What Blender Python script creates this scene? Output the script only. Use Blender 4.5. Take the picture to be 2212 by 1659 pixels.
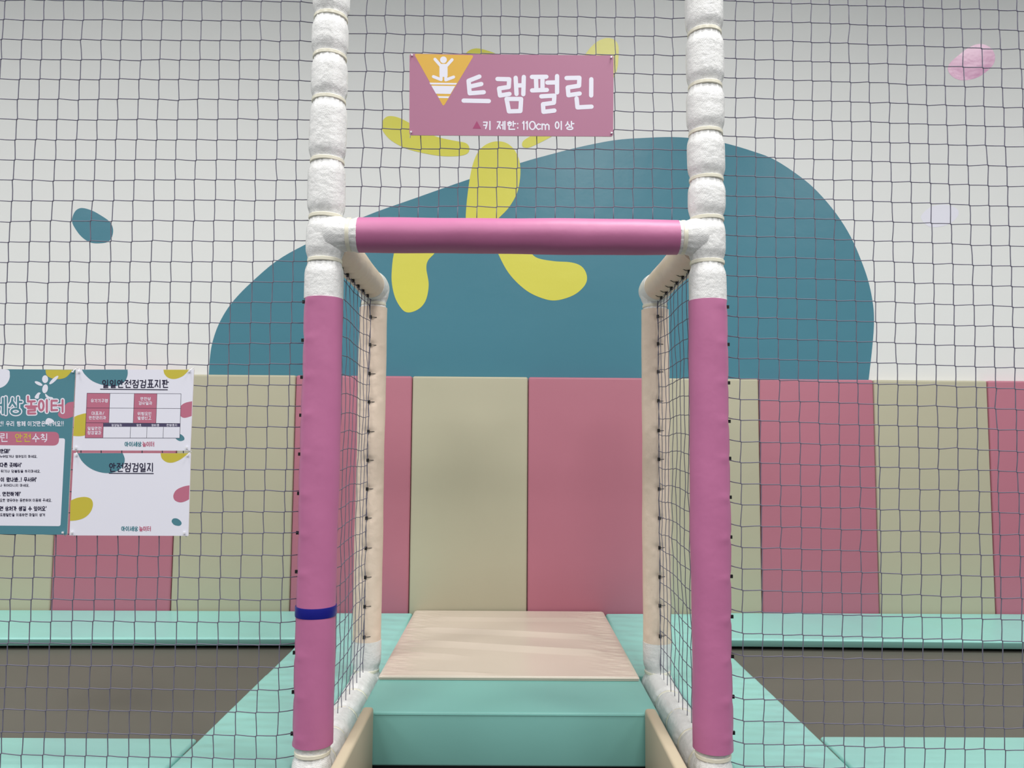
import bpy, bmesh, math, random
from math import sin, cos, pi, sqrt, atan2, exp
from mathutils import Vector, Matrix

random.seed(7)
for o in list(bpy.data.objects):
    bpy.data.objects.remove(o)
SC = bpy.context.scene
COL = SC.collection

# ------------------------------------------------------------------ camera
W, H, F = 2212, 1659, 1657.42
PITCH, YAW, ROLL = 0.0733, 0.0032, -0.0069
ZC = 0.90                                   # eye height above the hall floor


def ray(u, v):
    a = (u - W / 2) / F
    b = (H / 2 - v) / F
    c, s = cos(ROLL), sin(ROLL)
    x, zz = c * a + s * b, -s * a + c * b
    c, s = cos(PITCH), sin(PITCH)
    y, z = c - s * zz, s + c * zz
    c, s = cos(YAW), sin(YAW)
    return Vector((c * x + s * y, -s * x + c * y, z))


EYE = Vector((0, 0, ZC))
fwd = ray(W / 2, H / 2).normalized()
rgt = (ray(W / 2 + 100, H / 2) - ray(W / 2, H / 2)).normalized()
upv = rgt.cross(fwd)
cam = bpy.data.cameras.new('camera')
cam_o = bpy.data.objects.new('camera', cam)
COL.objects.link(cam_o)
cam.sensor_width = 36
cam.lens = F / W * 36
cam.clip_start = 0.02
M3 = Matrix((rgt, upv, -fwd)).transposed()
cam_o.matrix_world = Matrix.Translation(EYE) @ M3.to_4x4()
SC.camera = cam_o

# ------------------------------------------------------------------ world, lights, exposure
SC.view_settings.view_transform = 'Standard'
SC.view_settings.look = 'None'
SC.view_settings.exposure = 0.0
SC.view_settings.gamma = 1
SC.view_settings.use_curve_mapping = False
wd = bpy.data.worlds.new('hall_light')
SC.world = wd
wd.use_nodes = True
wd.node_tree.nodes['Background'].inputs[0].default_value = (0.93, 0.97, 1.0, 1)
wd.node_tree.nodes['Background'].inputs[1].default_value = 0.38


def lamp(name, x, y, z, sx, sy, power, col=(1, 0.985, 0.96)):
    l = bpy.data.lights.new(name, 'AREA')
    l.shape = 'RECTANGLE'
    l.size, l.size_y = sx, sy
    l.energy = power
    l.color = col
    l.spread = math.radians(152)             # recessed fittings: the light is cut off towards the ceiling
    o = bpy.data.objects.new(name, l)
    COL.objects.link(o)
    o.location = (x, y, z)
    return o


LZ = ZC + 2.90
for ly, pw in ((1.40, 40), (-0.8, 50), (-3.0, 32)):
    for lx in (-4.15, -1.7, 0.75, 3.2):
        lamp('ceiling_lamp', lx, ly, LZ, 0.9, 0.6, pw * {0.75: 1.14, -1.7: .95}.get(lx, 1))

# ------------------------------------------------------------------ plane helpers
YW, WYAW = 3.2996, 0.0098                   # front of the wall pads and the wall's slight turn
YF, YB = 1.8987, 2.5904                     # front and back posts
XL, XR = -0.4656, 0.4944


def on_y(u, v, y):
    r = ray(u, v)
    return EYE + r * (y / r.y)


def on_z(u, v, z):
    r = ray(u, v)
    return EYE + r * (z / r.z)


def on_wall(u, v, off=0.05):
    r = ray(u, v)
    return EYE + r * ((YW + off) / (r.y - WYAW * r.x))


def wall_pt(x, off, z):                     # point near the wall: off metres behind the pads' front
    return Vector((x, YW + off + WYAW * x, ZC + z))


# ------------------------------------------------------------------ materials
def lin(c):
    out = []
    for k in c:
        k /= 255.0
        out.append(k / 12.92 if k <= 0.04045 else ((k + 0.055) / 1.055) ** 2.4)
    return (*out, 1)


MATS = {}


def mat(name, rgb, rough=0.6, bump=None, spec=0.5, stretch=(1, 1, 1), mottle=0.0, coat=0.0):
    m = bpy.data.materials.new(name)
    m.use_nodes = True
    nt = m.node_tree
    b = nt.nodes['Principled BSDF']
    b.inputs['Base Color'].default_value = lin(rgb)
    b.inputs['Roughness'].default_value = rough
    b.inputs['Specular IOR Level'].default_value = spec
    if coat:
        b.inputs['Coat Weight'].default_value = coat
        b.inputs['Coat Roughness'].default_value = 0.25
    tc = nt.nodes.new('ShaderNodeTexCoord')
    if bump:
        mp = nt.nodes.new('ShaderNodeMapping')
        mp.inputs['Scale'].default_value = stretch
        nt.links.new(tc.outputs['Object'], mp.inputs[0])
        prev = None
        for sc, st, di in bump:
            n = nt.nodes.new('ShaderNodeTexNoise')
            n.inputs['Scale'].default_value = sc
            n.inputs['Detail'].default_value = 3
            nt.links.new(mp.outputs[0], n.inputs['Vector'])
            bp = nt.nodes.new('ShaderNodeBump')
            bp.inputs['Strength'].default_value = st
            bp.inputs['Distance'].default_value = di
            nt.links.new(n.outputs['Fac'], bp.inputs['Height'])
            if prev:
                nt.links.new(prev.outputs[0], bp.inputs['Normal'])
            prev = bp
        nt.links.new(prev.outputs[0], b.inputs['Normal'])
    if mottle:
        n = nt.nodes.new('ShaderNodeTexNoise')
        n.inputs['Scale'].default_value = 2.3
        n.inputs['Detail'].default_value = 5
        nt.links.new(tc.outputs['Object'], n.inputs['Vector'])
        mx = nt.nodes.new('ShaderNodeMix')
        mx.data_type = 'RGBA'
        mx.inputs[6].default_value = lin(rgb)
        mx.inputs[7].default_value = lin([max(0, k - mottle) for k in rgb])
        nt.links.new(n.outputs['Fac'], mx.inputs[0])
        nt.links.new(mx.outputs[2], b.inputs['Base Color'])
    MATS[name] = m
    return m


def foam_mat(name, rgb, rough=0.38):
    """white embossed wrap: small raised cells set in UV metres"""
    m = bpy.data.materials.new(name)
    m.use_nodes = True
    nt = m.node_tree
    b = nt.nodes['Principled BSDF']
    b.inputs['Base Color'].default_value = lin(rgb)
    b.inputs['Roughness'].default_value = rough
    uv = nt.nodes.new('ShaderNodeUVMap')
    br = nt.nodes.new('ShaderNodeTexBrick')
    br.inputs['Color1'].default_value = (1, 1, 1, 1)
    br.inputs['Color2'].default_value = (0.85, 0.85, 0.85, 1)
    br.inputs['Mortar'].default_value = (0, 0, 0, 1)
    br.inputs['Scale'].default_value = 100
    br.inputs['Mortar Size'].default_value = 0.09
    br.inputs['Mortar Smooth'].default_value = 1.0
    br.inputs['Brick Width'].default_value = 0.42
    br.inputs['Row Height'].default_value = 0.36
    nt.links.new(uv.outputs[0], br.inputs['Vector'])
    b1 = nt.nodes.new('ShaderNodeBump')
    b1.inputs['Strength'].default_value = 0.33
    b1.inputs['Distance'].default_value = 0.0012
    nt.links.new(br.outputs['Color'], b1.inputs['Height'])
    n = nt.nodes.new('ShaderNodeTexNoise')
    n.inputs['Scale'].default_value = 60
    n.inputs['Detail'].default_value = 4
    nt.links.new(uv.outputs[0], n.inputs['Vector'])
    b2 = nt.nodes.new('ShaderNodeBump')
    b2.inputs['Strength'].default_value = 0.75
    b2.inputs['Distance'].default_value = 0.004
    nt.links.new(n.outputs['Fac'], b2.inputs['Height'])
    nt.links.new(b1.outputs[0], b2.inputs['Normal'])
    nt.links.new(b2.outputs[0], b.inputs['Normal'])
    MATS[name] = m
    return m


LEATHER = [(900, 0.12, 0.0006), (6, 0.12, 0.01)]
mat('white_wall', (232, 233, 232), 0.75, [(7, 0.10, 0.01), (120, 0.06, 0.002)])
mat('ceiling_white', (225, 225, 225), 0.9)
mat('dark_floor', (62, 62, 64), 0.6, mottle=12)
mat('teal_film', (75, 132, 150), 0.28, [(9, 0.10, 0.012), (90, 0.06, 0.002)])
mat('yellow_film', (222, 216, 88), 0.34, [(10, 0.12, 0.012), (110, 0.08, 0.002)])
mat('pink_film', (214, 150, 190), 0.22, [(9, 0.18, 0.012), (90, 0.05, 0.002)])
mat('lilac_film', (234, 233, 245), 0.5, [(9, 0.1, 0.012)])
mat('pad_pink', (182, 112, 130), 0.50, LEATHER)
mat('pad_yellow', (184, 179, 155), 0.50, LEATHER)
mat('mint', (146, 205, 197), 0.30, [(6, 0.16, 0.014), (50, 0.04, 0.003)], stretch=(0.8, 2.0, 1))
mat('mint_plain', (119, 176, 168), 0.42, [(4, 0.15, 0.012), (900, 0.1, 0.0006)])
mat('mat_beige', (212, 199, 184), 0.30, [(5, 0.08, 0.010), (900, 0.05, 0.0006)])
mat('bed_grey', (97, 95, 86), 0.75, [(700, 0.2, 0.001)])
mat('frame_dark', (34, 34, 38), 0.5)
mat('sleeve_pink', (184, 107, 149), 0.46, [(16, 0.18, 0.008), (900, 0.1, 0.0006)])
mat('sleeve_beige', (230, 210, 191), 0.46, [(22, 0.35, 0.010), (900, 0.1, 0.0006)])
mat('panel_beige', (182, 170, 146), 0.5, LEATHER)
foam_mat('foam', (229, 229, 228))
mat('strap', (226, 222, 204), 0.30)
mat('tape_blue', (6, 14, 122), 0.35)
mat('tie_black', (16, 16, 18), 0.4)
mat('tie_white', (225, 225, 228), 0.3)
mat('strand', (102, 100, 118), 0.7, [(800, 0.4, 0.001)])
mat('sign_pink', (171, 111, 140), 0.5, [(500, 0.05, 0.001)])
mat('paper', (228, 228, 240), 0.45)
mat('ink_white', (226, 225, 238), 0.5)
mat('ink_amber', (216, 170, 62), 0.5)
mat('ink_plum', (158, 56, 106), 0.5)
mat('ink_teal', (74, 128, 142), 0.5)
mat('ink_mustard', (196, 182, 62), 0.5)
mat('ink_pink', (186, 108, 132), 0.5)
mat('ink_navy', (28, 22, 56), 0.5)
mat('ink_slate', (72, 66, 98), 0.5)
mat('board_edge', (214, 206, 200), 0.5)

ORG = {}


# ------------------------------------------------------------------ mesh builder
class MB:
    def __init__(s):
        s.v, s.f, s.m, s.uv = [], [], [], {}

    def add(s, vs, fs, mi=0, uvs=None):
        b = len(s.v)
        s.v += [Vector(p) for p in vs]
        for k, f in enumerate(fs):
            if uvs:
                s.uv[len(s.f)] = uvs[k]
            s.f.append([i + b for i in f])
            s.m.append(mi)

    def box(s, x0, x1, y0, y1, z0, z1, mi=0, wall=False):
        c = [(x, y, z) for z in (z0, z1) for y in (y0, y1) for x in (x0, x1)]
        if wall:
            c = [(x, y + WYAW * x, z) for x, y, z in c]
        s.add(c, [(0, 2, 3, 1), (4, 5, 7, 6), (0, 1, 5, 4), (2, 6, 7, 3), (0, 4, 6, 2), (1, 3, 7, 5)], mi)

    def prism(s, poly, z0, z1, mi=0):
        n = len(poly)
        s.add([(x, y, z0) for x, y in poly] + [(x, y, z1) for x, y in poly],
              [list(range(n))[::-1], list(range(n, 2 * n))] + [(i, (i + 1) % n, (i + 1) % n + n, i + n) for i in range(n)], mi)

    def tube(s, pts, r, n=6, mi=0, caps=True):
        pts = [Vector(p) for p in pts]
        rings = []
        for i, p in enumerate(pts):
            d = (pts[min(i + 1, len(pts) - 1)] - pts[max(i - 1, 0)]).normalized()
            a = d.cross(Vector((0.3, 0.9, 0.2)) if abs(d.y) < 0.9 else Vector((1, 0, 0.1))).normalized()
            bq = d.cross(a)
            rr = r[i] if isinstance(r, (list, tuple)) else r
            rings.append([p + (a * cos(2 * pi * k / n) + bq * sin(2 * pi * k / n)) * rr for k in range(n)])
        vs = [q for ring in rings for q in ring]
        fs = [(i * n + k, i * n + (k + 1) % n, (i + 1) * n + (k + 1) % n, (i + 1) * n + k) for i in range(len(pts) - 1) for k in range(n)]
        if caps:
            fs += [list(range(n))[::-1], [(len(pts) - 1) * n + k for k in range(n)]]
        s.add(vs, fs, mi)

    def lathe(s, p0, p1, prof, n=48, mi=0, disp=None, caps=True):
        """prof: list of (distance from p0 along the axis, radius); UV in metres"""
        p0, p1 = Vector(p0), Vector(p1)
        d = (p1 - p0).normalized()
        if abs(d.z) > 0.9:
            a = Vector((0, 1, 0))            # seam at the back of a post
        elif abs(d.x) > 0.9:
            a = Vector((0, 1, 0))
        else:
            a = Vector((0, 0, -1))
        bq = d.cross(a)
        vs = []
        for t, r in prof:
            for k in range(n):
                th = 2 * pi * k / n
                rr = r + (disp(t, th) if disp else 0)
                vs.append(p0 + d * t + (a * cos(th) + bq * sin(th)) * rr)
        fs, uvs = [], []
        R = 0.046
        for i in range(len(prof) - 1):
            for k in range(n):
                fs.append((i * n + k, i * n + (k + 1) % n, (i + 1) * n + (k + 1) % n, (i + 1) * n + k))
                u0, u1 = 2 * pi * k / n * R, 2 * pi * (k + 1) / n * R
                uvs.append(((u0, prof[i][0]), (u1, prof[i][0]), (u1, prof[i + 1][0]), (u0, prof[i + 1][0])))
        if caps:
            fs.append(list(range(n))[::-1])
            fs.append([(len(prof) - 1) * n + k for k in range(n)])
            uvs += [[(0, 0)] * n, [(0, 0)] * n]
        s.add(vs, fs, mi, uvs)

    def build(s, name, mats, parent=None, smooth=False, bevel=0, seg=3, origin=None, angle=None):
        if isinstance(mats, str):
            mats = [mats]
        me = bpy.data.meshes.new(name)
        if parent is not None:
            og = ORG[parent.name]
        elif origin is not None:
            og = Vector(origin)
        else:
            xs, ys, zs = zip(*s.v)
            og = Vector(((min(xs) + max(xs)) / 2, (min(ys) + max(ys)) / 2, min(zs)))
        me.from_pydata([tuple(p - og) for p in s.v], [], s.f)
        for m in mats:
            me.materials.append(MATS[m])
        for p, k in zip(me.polygons, s.m):
            p.material_index = k
        if s.uv:
            ul = me.uv_layers.new(name='UVMap')
            for p in me.polygons:
                if p.index in s.uv:
                    for li, q in zip(p.loop_indices, s.uv[p.index]):
                        ul.data[li].uv = q
        if bevel:
            bm = bmesh.new()
            bm.from_mesh(me)
            bmesh.ops.remove_doubles(bm, verts=bm.verts, dist=1e-5)
            bmesh.ops.recalc_face_normals(bm, faces=bm.faces)
            es = [e for e in bm.edges if len(e.link_faces) == 2 and e.calc_face_angle(0) > 0.5]
            bmesh.ops.bevel(bm, geom=es, offset=bevel, segments=seg, profile=0.5, affect='EDGES', clamp_overlap=True)
            bm.to_mesh(me)
            bm.free()
            smooth = True
            angle = angle or 0.6
        if smooth:
            me.polygons.foreach_set('use_smooth', [True] * len(me.polygons))
            if angle:
                me.set_sharp_from_angle(angle=angle)
        o = bpy.data.objects.new(name, me)
        COL.objects.link(o)
        if parent is not None:
            o.parent = parent
            ORG[o.name] = og
        else:
            o.location = og
            ORG[o.name] = og
        return o


def empty(name, loc):
    o = bpy.data.objects.new(name, None)
    COL.objects.link(o)
    o.location = loc
    o.empty_display_size = 0.05
    ORG[o.name] = Vector(loc)
    return o


def tag(o, label, cat, group=None):
    o['label'] = label
    o['category'] = cat
    if group:
        o['group'] = group
    return o


def struct(o):
    o['kind'] = 'structure'
    return o


def lerp(a, b, t):
    return a + (b - a) * t


def smooth_loop(pts, sub=6):
    """closed Catmull-Rom through 2D points"""
    n, out = len(pts), []
    for i in range(n):
        p0, p1, p2, p3 = pts[i - 1], pts[i], pts[(i + 1) % n], pts[(i + 2) % n]
        for k in range(sub):
            t = k / sub
            out.append(tuple(0.5 * (2 * p1[c] + (p2[c] - p0[c]) * t + (2 * p0[c] - 5 * p1[c] + 4 * p2[c] - p3[c]) * t * t
                                    + (3 * p1[c] - p0[c] - 3 * p2[c] + p3[c]) * t ** 3) for c in (0, 1)))
    return out


def arc_open(pts, sub=6):
    """open Catmull-Rom"""
    out = []
    n = len(pts)
    for i in range(n - 1):
        p0, p1, p2, p3 = pts[max(i - 1, 0)], pts[i], pts[i + 1], pts[min(i + 2, n - 1)]
        for k in range(sub):
            t = k / sub
            out.append(tuple(0.5 * (2 * p1[c] + (p2[c] - p0[c]) * t + (2 * p0[c] - 5 * p1[c] + 4 * p2[c] - p3[c]) * t * t
                                    + (3 * p1[c] - p0[c] - 3 * p2[c] + p3[c]) * t ** 3) for c in (0, 1)))
    out.append(pts[-1])
    return out


# ------------------------------------------------------------------ the hall
m = MB()
x0, x1 = -5.0, 5.0
m.box(x0, x1, YW + 0.05, YW + 0.20, 0, ZC + 3.05, wall=True)
struct(m.build('wall_back', 'white_wall'))
m = MB(); m.box(-5, 5, -4.5, YW + 0.25, -0.1, 0)
struct(m.build('floor', 'dark_floor'))
m = MB(); m.box(-5, 5, -4.5, YW + 0.25, ZC + 2.96, ZC + 3.06)
struct(m.build('ceiling', 'ceiling_white'))

# ------------------------------------------------------------------ film shapes on the wall


def film(parts_px, thick=0.0005, lift=0.0):
    m = MB()
    for pts in parts_px:
        n = len(pts)
        back = [on_wall(u, v, 0.0499 - lift) for u, v in pts]
        front = [on_wall(u, v, 0.05 - lift - thick) for u, v in pts]
        m.add(back + front, [list(range(n, 2 * n))] + [(i, (i + 1) % n, (i + 1) % n + n, i + n) for i in range(n)])
    return m


hill = ([(451, 822)] + arc_open([(451, 808), (453, 777), (458, 743), (470, 706), (488, 672), (511, 642), (544, 609), (597, 564), (662, 527),
        (784, 469), (900, 427), (1011, 388), (1127, 351), (1180, 336), (1250, 318), (1326, 303), (1390, 298), (1453, 296), (1510, 300),
        (1565, 309), (1630, 328), (1675, 346), (1728, 381), (1766, 414), (1806, 461), (1838, 512), (1862, 567), (1877, 612),
        (1886, 658), (1888, 697), (1885, 743), (1877, 816)], 4) + [(1875, 830)])
tag(film([hill]).build('wall_decal', 'teal_film'), 'large teal hill-shaped film on the white wall above the pads', 'wall decal')


def zz(pts, ox, oy, s):
    return [(ox + x * s, oy + y * s) for x, y in pts]


tb = zz([(465, 1430), (474, 1385), (495, 1355), (530, 1343), (590, 1358), (650, 1390), (708, 1432), (730, 1480), (722, 1532), (695, 1562), (645, 1571), (585, 1566), (530, 1532), (488, 1480)], 0, 0, .3345)
tag(film([smooth_loop(tb)]).build('wall_decal', 'teal_film'), 'small teal pebble-shaped film on the white wall behind the left net', 'wall decal')
pb = zz([(1619, 470), (1640, 428), (1700, 375), (1760, 330), (1820, 305), (1870, 307), (1920, 335), (1944, 385), (1935, 440), (1890, 490), (1820, 535), (1740, 553), (1680, 545), (1635, 512)], 1540, 0, .3134)
tag(film([smooth_loop(pb)]).build('wall_decal', 'pink_film'), 'glossy pink pebble-shaped film high on the wall at right', 'wall decal')
lb = zz([(1435, 1490), (1480, 1440), (1540, 1415), (1610, 1410), (1680, 1438), (1692, 1480), (1650, 1530), (1580, 1560), (1500, 1565), (1450, 1530)], 1540, 0, .3134)
tag(film([smooth_loop(lb)]).build('wall_decal', 'lilac_film'), 'faint lilac pebble-shaped film on the wall right of the teal hill', 'wall decal')

fig = empty('wall_decal', on_wall(1080, 690))
tag(fig, 'yellow film figure in separate blobs, leaping across the teal hill', 'wall decal')
SUN = [('head', [(1003, 120), (1020, 106), (1045, 107), (1085, 125), (1112, 170), (1108, 225), (1075, 262), (1035, 255), (1002, 205), (994, 150)]),
       ('arm', zz([(118, 560), (122, 520), (150, 496), (200, 500), (262, 528), (340, 575), (430, 612), (520, 632), (585, 645), (606, 672), (596, 703), (545, 718), (450, 718), (350, 702), (250, 675), (170, 632), (128, 588)], 780, 60, .3857)),
       ('arm', [(1128, 314), (1132, 303), (1160, 284), (1205, 240), (1236, 172), (1264, 118), (1290, 90), (1316, 82), (1334, 94), (1336, 122), (1330, 158), (1300, 208), (1250, 256), (1200, 290), (1150, 316), (1134, 319)]),
       ('body', [(1006, 470), (1010, 420), (1020, 360), (1036, 324), (1062, 307), (1092, 308), (1114, 328), (1124, 362), (1119, 410), (1100, 447), (1072, 476), (1048, 500), (1022, 506), (1008, 495)]),
       ('leg', [(858, 530), (846, 590), (851, 635), (866, 665), (882, 675), (905, 667), (920, 648), (926, 615), (921, 580), (925, 562), (940, 545), (950, 520), (905, 505)]),
       ('leg', [(1068, 520), (1080, 556), (1102, 594), (1135, 626), (1168, 643), (1200, 649), (1238, 638), (1262, 618), (1268, 598), (1258, 577), (1235, 567), (1195, 564), (1158, 556), (1138, 535), (1105, 510)])]
for nm, pts in SUN:
    film([smooth_loop(pts)], 0.0004, 0.0005).build(nm, 'yellow_film', fig)

# ------------------------------------------------------------------ wall pads
X0, ZT, ZB = 0.0805, 0.2732, -0.7214
PADS = {-5: ('yellow', 'pale yellow wall pad at the far left, below the teal rules poster'),
        -4: ('pink', 'pink wall pad showing below the two white posters at left'),
        -3: ('yellow', 'pale yellow wall pad between the posters and the left front post'),
        -2: ('pink', 'pink wall pad behind the left post and left side net'),
        -1: ('yellow', 'pale yellow wall pad inside the entrance, left of its pink neighbour'),
        0: ('pink', 'pink wall pad inside the entrance, seen whole between the posts'),
        1: ('yellow', 'pale yellow wall pad half hidden behind the right entrance posts'),
        2: ('pink', 'pink wall pad first to the right of the right front post'),
        3: ('yellow', 'pale yellow wall pad between two pink pads on the right'),
        4: ('pink', 'pink wall pad at the far right edge, partly out of view')}
for k, (c, lab) in PADS.items():
    a, b = X0 + .5 * k + .0012, X0 + .5 * (k + 1) - .0012
    m = MB()
    f = 0.0 if c == 'pink' else 0.002
    m.box(a, b, YW + f, YW + 0.0492, ZC + ZB - 0.022, ZC + ZT, wall=True)
    tag(m.build('wall_pad', 'pad_' + c, bevel=0.009, seg=4), lab, 'wall pad', 'padded panels along the wall')

# ------------------------------------------------------------------ platform, floor pads, trampolines


def wrinkle_pad(m, poly_fn, x0, x1, y0, y1, ztop, zbot, nx, ny, hfun, round_r=0.012, wallside=False):
    """a soft slab: gridded top with a height function, rounded rim, straight sides"""
    vs, idx = [], {}
    for j in range(ny + 1):
        for i in range(nx + 1):
            x = x0 + (x1 - x0) * i / nx
            y = y0 + (y1 - y0) * j / ny
            e = min(x - x0, x1 - x, y - y0, y1 - y)
            drop = 0
            if e < round_r:
                q = 1 - e / round_r
                drop = round_r * (1 - sqrt(max(0, 1 - q * q)))
            z = ztop - drop + hfun(x, y) * min(1, e / 0.03)
            idx[i, j] = len(vs)
            vs.append((x, y + (WYAW * x * ((y - y0) / (y1 - y0)) if wallside else 0), ZC + z))
    fs = [(idx[i, j], idx[i + 1, j], idx[i + 1, j + 1], idx[i, j + 1]) for j in range(ny) for i in range(nx)]
    rim = [idx[i, 0] for i in range(nx)] + [idx[nx, j] for j in range(ny)] + [idx[i, ny] for i in range(nx, 0, -1)] + [idx[0, j] for j in range(ny, 0, -1)]
    b = len(vs)
    for r in rim:
        p = vs[r]
        vs.append((p[0], p[1], ZC + zbot))
    n = len(rim)
    fs += [(rim[(i + 1) % n], rim[i], b + i, b + (i + 1) % n) for i in range(n)]
    fs.append([b + i for i in range(n)][::-1])
    m.add(vs, fs)


def spaced(a, b, n, r):
    return [a + (b - a) * i / n for i in range(n + 1)]


def ridge(x, y, y0, sl, w, a):
    d = (y - (y0 + sl * x)) / w
    return a * exp(-d * d)


FOLDS = []
for (ua, va), (ub, vb), amp, x_a, x_b in (((884, 1334), (1327, 1339), .0060, -.36, .38), ((884, 1357), (1318, 1377), .0090, -.37, .39), ((884, 1387), (1346, 1412), .0105, -.38, .38),
                                          ((856, 1409), (1010, 1418), .0070, -.39, -.10), ((840, 1450), (1110, 1458), .004, -.36, .0)):
    FOLDS.append((on_z(ua, va, -.7165), on_z(ub, vb, -.7165), amp, x_a, x_b))


def mat_h(x, y):
    h = 0
    for p, q, amp, xa, xb in FOLDS:
        d = y - (p.y + (q.y - p.y) * (x - p.x) / (q.x - p.x)) - .005 * sin(x * 7 + amp * 900)
        fade = max(0, min(1, (x - xa) / .10)) * max(0, min(1, (xb - x) / .10))
        if d > 0:
            h += amp * fade * exp(-(d / .012) ** 2)
        else:
            w = .055
            h += amp * fade * max(0, 1 + d / w) ** 1.3 if d > -w else 0
    s = max(0, abs(x) - .25) / .14
    h += s * .0012 * sin(y * 150 + 6 * sin(x * 20)) + s * .0012 * sin(y * 83 + 2 + x * 9)
    h += s * .0007 * sin(y * 290 + x * 35)
    return h


sl = empty('entrance_slab', (0, 2.5, ZC - .90))
tag(sl, 'thick mint green foam slab forming the entrance step between the posts', 'foam step')
m = MB(); m.box(-.397, .409, 2.124, YW - .004, ZC - .872, ZC - .7305)
m.build('foam_block', 'mint_plain', sl, bevel=0.006)
m = MB(); m.box(-.385, .397, 2.150, YW - .03, ZC - .90, ZC - .872)
m.build('base', 'frame_dark', sl)
m = MB()
m.box(-.3565, .3675, 2.1225, 2.1245, ZC - .7385, ZC - .7365)
m.build('seam_piping', 'mint_plain', sl)

m = MB()
wrinkle_pad(m, None, -.392, .402, 2.395, YW - .004, -.7165, -.7232, 90, 280, mat_h, 0.004)
mt = m.build('folding_mat', 'mat_beige', smooth=True, angle=0.7)
tag(mt, 'pale beige wrinkled folding mat lying on the mint entrance slab', 'mat')
m = MB(); m.box(-.391, .401, 2.398, YW - .006, ZC - .7302, ZC - .7238)
m.build('lower_layer', 'mat_beige', mt, bevel=0.002, seg=2)


def graded(L, n, r):
    """parameters 0..1 with extra lines near both ends for a rounded rim"""
    e = [0, .05 * r, .2 * r, .45 * r, .75 * r, r]
    t = [k / L for k in e] + [r / L + (1 - 2 * r / L) * i / n for i in range(1, n)] + [1 - k / L for k in reversed(e)]
    return t


def soft_pad(P, Lu, Lv, ztop, thick, nu, nv, r, under=0.0):
    """P(u, v) -> (x, y); ztop(x, y); rounded rim of radius r, vertical sides"""
    us, vs_ = graded(Lu, nu, r), graded(Lv, nv, r)
    m = MB()
    vs, idx = [], {}
    for j, v in enumerate(vs_):
        for i, u in enumerate(us):
            x, y = P(u, v)
            e = min(u * Lu, (1 - u) * Lu, v * Lv, (1 - v) * Lv)
            q = max(0, 1 - e / r)
            idx[i, j] = len(vs)
            vs.append((x, y, ZC + ztop(x, y, e) - r * (1 - sqrt(max(0, 1 - q * q)))))
    nx, ny = len(us) - 1, len(vs_) - 1
    fs = [(idx[i, j], idx[i + 1, j], idx[i + 1, j + 1], idx[i, j + 1]) for j in range(ny) for i in range(nx)]
    rim = [idx[i, 0] for i in range(nx)] + [idx[nx, j] for j in range(ny)] + [idx[i, ny] for i in range(nx, 0, -1)] + [idx[0, j] for j in range(ny, 0, -1)]
    b, n = len(vs), len(rim)
    for k in rim:
        p = vs[k]
        vs.append((p[0], p[1] + under, ZC + ztop(p[0], p[1], 0) - thick))
    fs += [(rim[(k + 1) % n], rim[k], b + k, b + (k + 1) % n) for k in range(n)]
    fs.append([b + k for k in range(n)][::-1])
    m.add(vs, fs)
    return m


def fix_normals(o):
    bm = bmesh.new()
    bm.from_mesh(o.data)
    bmesh.ops.recalc_face_normals(bm, faces=bm.faces)
    bm.to_mesh(o.data)
    bm.free()
    return o


def flat_pad(name, poly, ztop, zbot, lab, r=0.016, mtl='mint', cat='floor pad', grp='mint pads around the trampolines'):
    m = MB()
    m.prism(poly, ZC + zbot, ZC + ztop)
    o = m.build(name, mtl, bevel=r, seg=5)
    return tag(o, lab, cat, grp)


def wy(x):
    return YW - .003 + WYAW * x


def z_side(y):                              # the pads slope down from the wall towards the front
    if y > 2.95:
        return -.7245 - (3.29 - y) / .34 * .0505
    if y > 2.35:
        q = (2.95 - y) / .60
        return -.775 - .022 * (1 - (1 - q) ** 2)
    return -.797


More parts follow.
